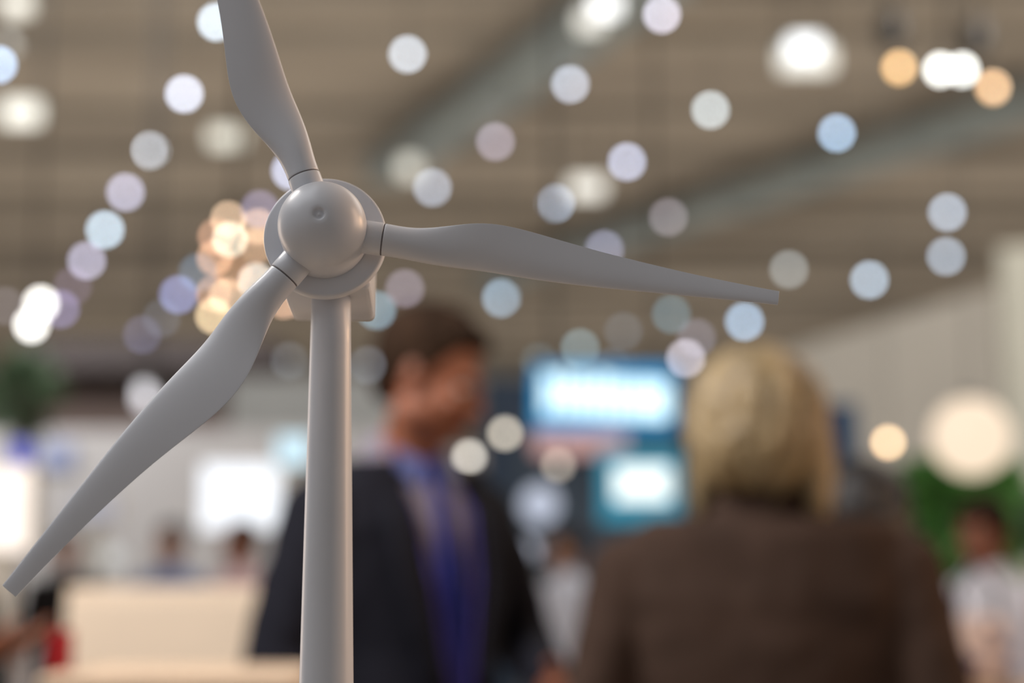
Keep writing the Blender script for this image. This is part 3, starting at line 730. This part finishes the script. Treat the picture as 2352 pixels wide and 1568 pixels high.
        if open_front:
            for s in (-1, 1):
                bm = bmesh.new()
                pts = [((.055, -.070, 1.475), (.095, -.052, 1.478)), ((.085, -.105, 1.40), (.135, -.112, 1.385)), ((.068, -.135, 1.28), (.118, -.130, 1.25)), ((.040, -.132, 1.14), (.075, -.130, 1.12)), ((.014, -.134, 1.01), (.022, -.136, 1.00))]
                vv = [[bm.verts.new((s * p[0], p[1] - 0.012, p[2])) for p in pr_] for pr_ in pts]
                for p, q in zip(vv, vv[1:]): bm.faces.new((p[0], p[1], q[1], q[0]))
                o = fin('lapel', bm, jacket, jk); sm = o.modifiers.new('s', 'SOLIDIFY'); sm.thickness = 0.005
            bm = bmesh.new()
            for z in (0.985, 0.90): aell(bm, (0.004, -0.142, z), (0.009, 0.004, 0.009), None, 12, 8)
            fin('buttons', bm, M_shoe, jk)
    if lanyard:
        bm = bmesh.new()
        for s in (-1, 1):
            pts = [(s * .062, -.060, 1.485), (s * .066, -.118, 1.40), (s * .050, -.142, 1.28), (s * .026, -.140, 1.12), (s * .006, -.140, 0.98)]
            vv = [[bm.verts.new((p[0] + dx, p[1], p[2])) for dx in (-.006, .006)] for p in pts]
            for p, q in zip(vv, vv[1:]): bm.faces.new((p[0], p[1], q[1], q[0]))
        o = fin('lanyard', bm, lanyard, body); sm = o.modifiers.new('s', 'SOLIDIFY'); sm.thickness = 0.002
        bm = bmesh.new(); abox(bm, (0, -0.146, 0.93), (0.09, 0.004, 0.11)); fin('name_badge', bm, M_whiteshirt, body, smooth=False, bevel=0.002)
    bm = bmesh.new(); atube(bm, [(0, 0, .82), (0, 0, .92), (0, 0, .99)], [(.155 * wide, .118), (.172 * wide, .128), (.160 * wide, .118)], n=24, up=(0, 1, 0))
    for s in (-1, 1):
        atube(bm, [(s * .086, 0, .88), (s * .096, -.008, .50), (s * .1, .015, .10)], [(.092, .1), (.076, .078), (.066, .07)], n=18)
    link('trousers', remesh(bm, max(voxel, 0.009), 3), trousers, body)
    for s in (-1, 1):
        bm = bmesh.new(); atube(bm, [(s * .1, .06, .045), (s * .1, .0, .05), (s * .104, -.1, .035), (s * .105, -.16, .028)], [(.036, .042), (.042, .045), (.045, .033), (.036, .024)], n=16)
        fin('shoe', bm, M_shoe, body)
    return root

# man in navy suit: head centre px (1045,820), chin ~985
hp = at(1042, 826, 2.9)
ms = (hp.z) / 1.665
person('man in a dark navy suit with blue tie looking down, right behind the tower', (at(1022, 900, 2.9).x, 2.98, 0), R(42), ms, head_yaw=R(32), head_pitch=R(24), lean=R(-5), head_fwd=0.08,
       arms=(((-.27, .03, 1.14), (-.20, -.18, .98), (1, 0, 0)), ((.27, -.02, 1.16), (.10, -.26, 1.08), (-1, 0, 0))),
       skin=M_skin, hair=M_hairbrown, jacket=M_navysuit, shirt=M_lilac, open_front=True, tie=M_tie, lanyard=M_lan, voxel=0.006, wide=1.08, collar=M_collar)
# blond woman from behind
wx = at(1738, 980, 2.6)
ws = 1.605 / 1.785
person('woman with blond bob and dark brown jacket seen from behind at right', (wx.x, 2.55, 0), R(172), ws * 1.0, head_yaw=R(-12), head_pitch=R(6),
       arms=(((-.29, .03, 1.12), (-.24, -.20, 1.0), (1, 0, 0)), ((.29, .02, 1.12), (.22, -.22, 1.02), (-1, 0, 0))),
       skin=M_skin2, hair=M_hairblond, hair_style='bob', jacket=M_brownjacket, shirt=M_brownjacket, voxel=0.0065, wide=1.30)
# person in black behind the blond woman
pb = at(1995, 1060, 3.4)
person('dark-haired person in black hidden behind the blond woman', (pb.x, 3.4, 0), R(120), 1.50 / 1.785, skin=M_skin2, hair=M_hairblack, hair_style='bob', jacket=M_black, shirt=M_black, voxel=0.010)
# seated/standing visitor at right in white
pr_ = at(2262, 1215, 5.2)
person('brown-haired visitor in a white shirt at the lower right edge', (pr_.x, 5.2, 0), R(-35), (pr_.z + 0.1) / 1.785, head_yaw=R(-20), head_pitch=R(15), skin=M_skin, hair=M_hairbrown, shirt=M_whiteshirt, trousers=M_bluegrey, voxel=0.010, wide=1.15,
       arms=(((-.27, -.02, 1.18), (-.12, -.24, 1.16), (1, 0, 0)), ((.27, -.04, 1.16), (.10, -.26, 1.12), (-1, 0, 0))))
pr2 = at(2460, 1215, 4.5)
person('visitor in a pink top cut off by the right frame edge', (pr2.x, 4.5, 0), R(60), (pr2.z + 0.13) / 1.785, skin=M_skin, hair=M_hairblack, hair_style='bob', shirt=M_pinkshirt, voxel=0.010)
bg_ = slab('shoulder_bag', 2195, 2330, 1415, 1570, 3.9, 0.10, mat('bag_cream', (212, 190, 180), rough=0.8), 'cream bag with navy blotches at the lower right corner', 'bag', bevel=0.03)
bg_.location.z -= 0.0
hb = bg_.dimensions.z / 2 if bg_.dimensions.z else 0.08
for k, (dx, dz, r) in enumerate(((-.03, -.03, .022), (.035, .01, .018), (.01, .045, .012), (.05, -.05, .02))):
    bm = bmesh.new(); aell(bm, (dx, -0.051, dz), (r, 0.004, r * 0.8)); fin('navy_patch', bm, mat('patch_navy', (40, 44, 92)), bg_)
bm = bmesh.new(); atube(bm, [(-.05, 0, .06), (-.045, 0, .14), (0, 0, .19), (.045, 0, .14), (.05, 0, .06)], [0.006] * 5, n=8); fin('handle', bm, M_black, bg_)
tb_ = empty('side_table', (bg_.location.x, 3.95, 0), 0, 'small side table below the frame under the cream bag', 'table')
zt_ = at(1176, 1570, 3.9).z
box('tabletop', (0, 0, zt_ - 0.0155), (0.34, 0.3, 0.03), M_table, tb_, bevel=0.006)
for sx in (-1, 1):
    for sy in (-1, 1): box('leg', (sx * 0.14, sy * 0.12, (zt_ - 0.03) / 2), (0.03, 0.03, zt_ - 0.031), M_steel, tb_, bevel=0.003)
# left edge: hand of a visitor with dark top
pl = at(-235, 1180, 2.75)
person('visitor mostly outside the left frame edge holding a hand out over the table', (pl.x, 2.85, 0), R(75), 1.52 / 1.785,
       arms=(((-.24, .0, 1.30), (-.10, -.20, 1.34), (0.5, 0, 1)), ((.27, .0, 1.16), (.16, -.24, 1.20), (-1, 0, 0))),
       skin=M_skin, hair=M_hairbrown, jacket=M_black, shirt=M_black, voxel=0.009)
slab('red_block', 112, 140, 1450, 1545, 2.25, 0.06, M_red, 'narrow dark red block standing at the left end of the low table', 'folder', bevel=0.003)  # plain block for a blurred red streak of unknown nature
# small far visitors behind the beige board
for px, py, D, m, hr, lb, sk in ((392, 1245, 8.8, M_bluegrey, M_hairblack, 'distant visitor in blue-grey behind the beige counter, left of the white screen', M_skin2),
                             (552, 1245, 8.2, M_pinkshirt, M_hairbrown, 'distant brown-haired visitor in pale top under the bright white screen', M_skin),
                             (150, 1262, 9.4, M_black, M_hairblack, 'distant visitor in black beyond the lower left blade', M_skin2),
                             (1300, 1262, 8.4, M_whiteshirt, M_hairbrown, 'distant visitor in white shirt between the suited man and the blond woman', M_skin2)):
    c = at(px, py, D)
    person(lb, (c.x, D, 0), R(random.uniform(-60, 60)), (c.z + 0.11) / 1.785, skin=sk, hair=hr, shirt=m, voxel=0.012)

if TMP: bpy.data.scenes.remove(TMP)
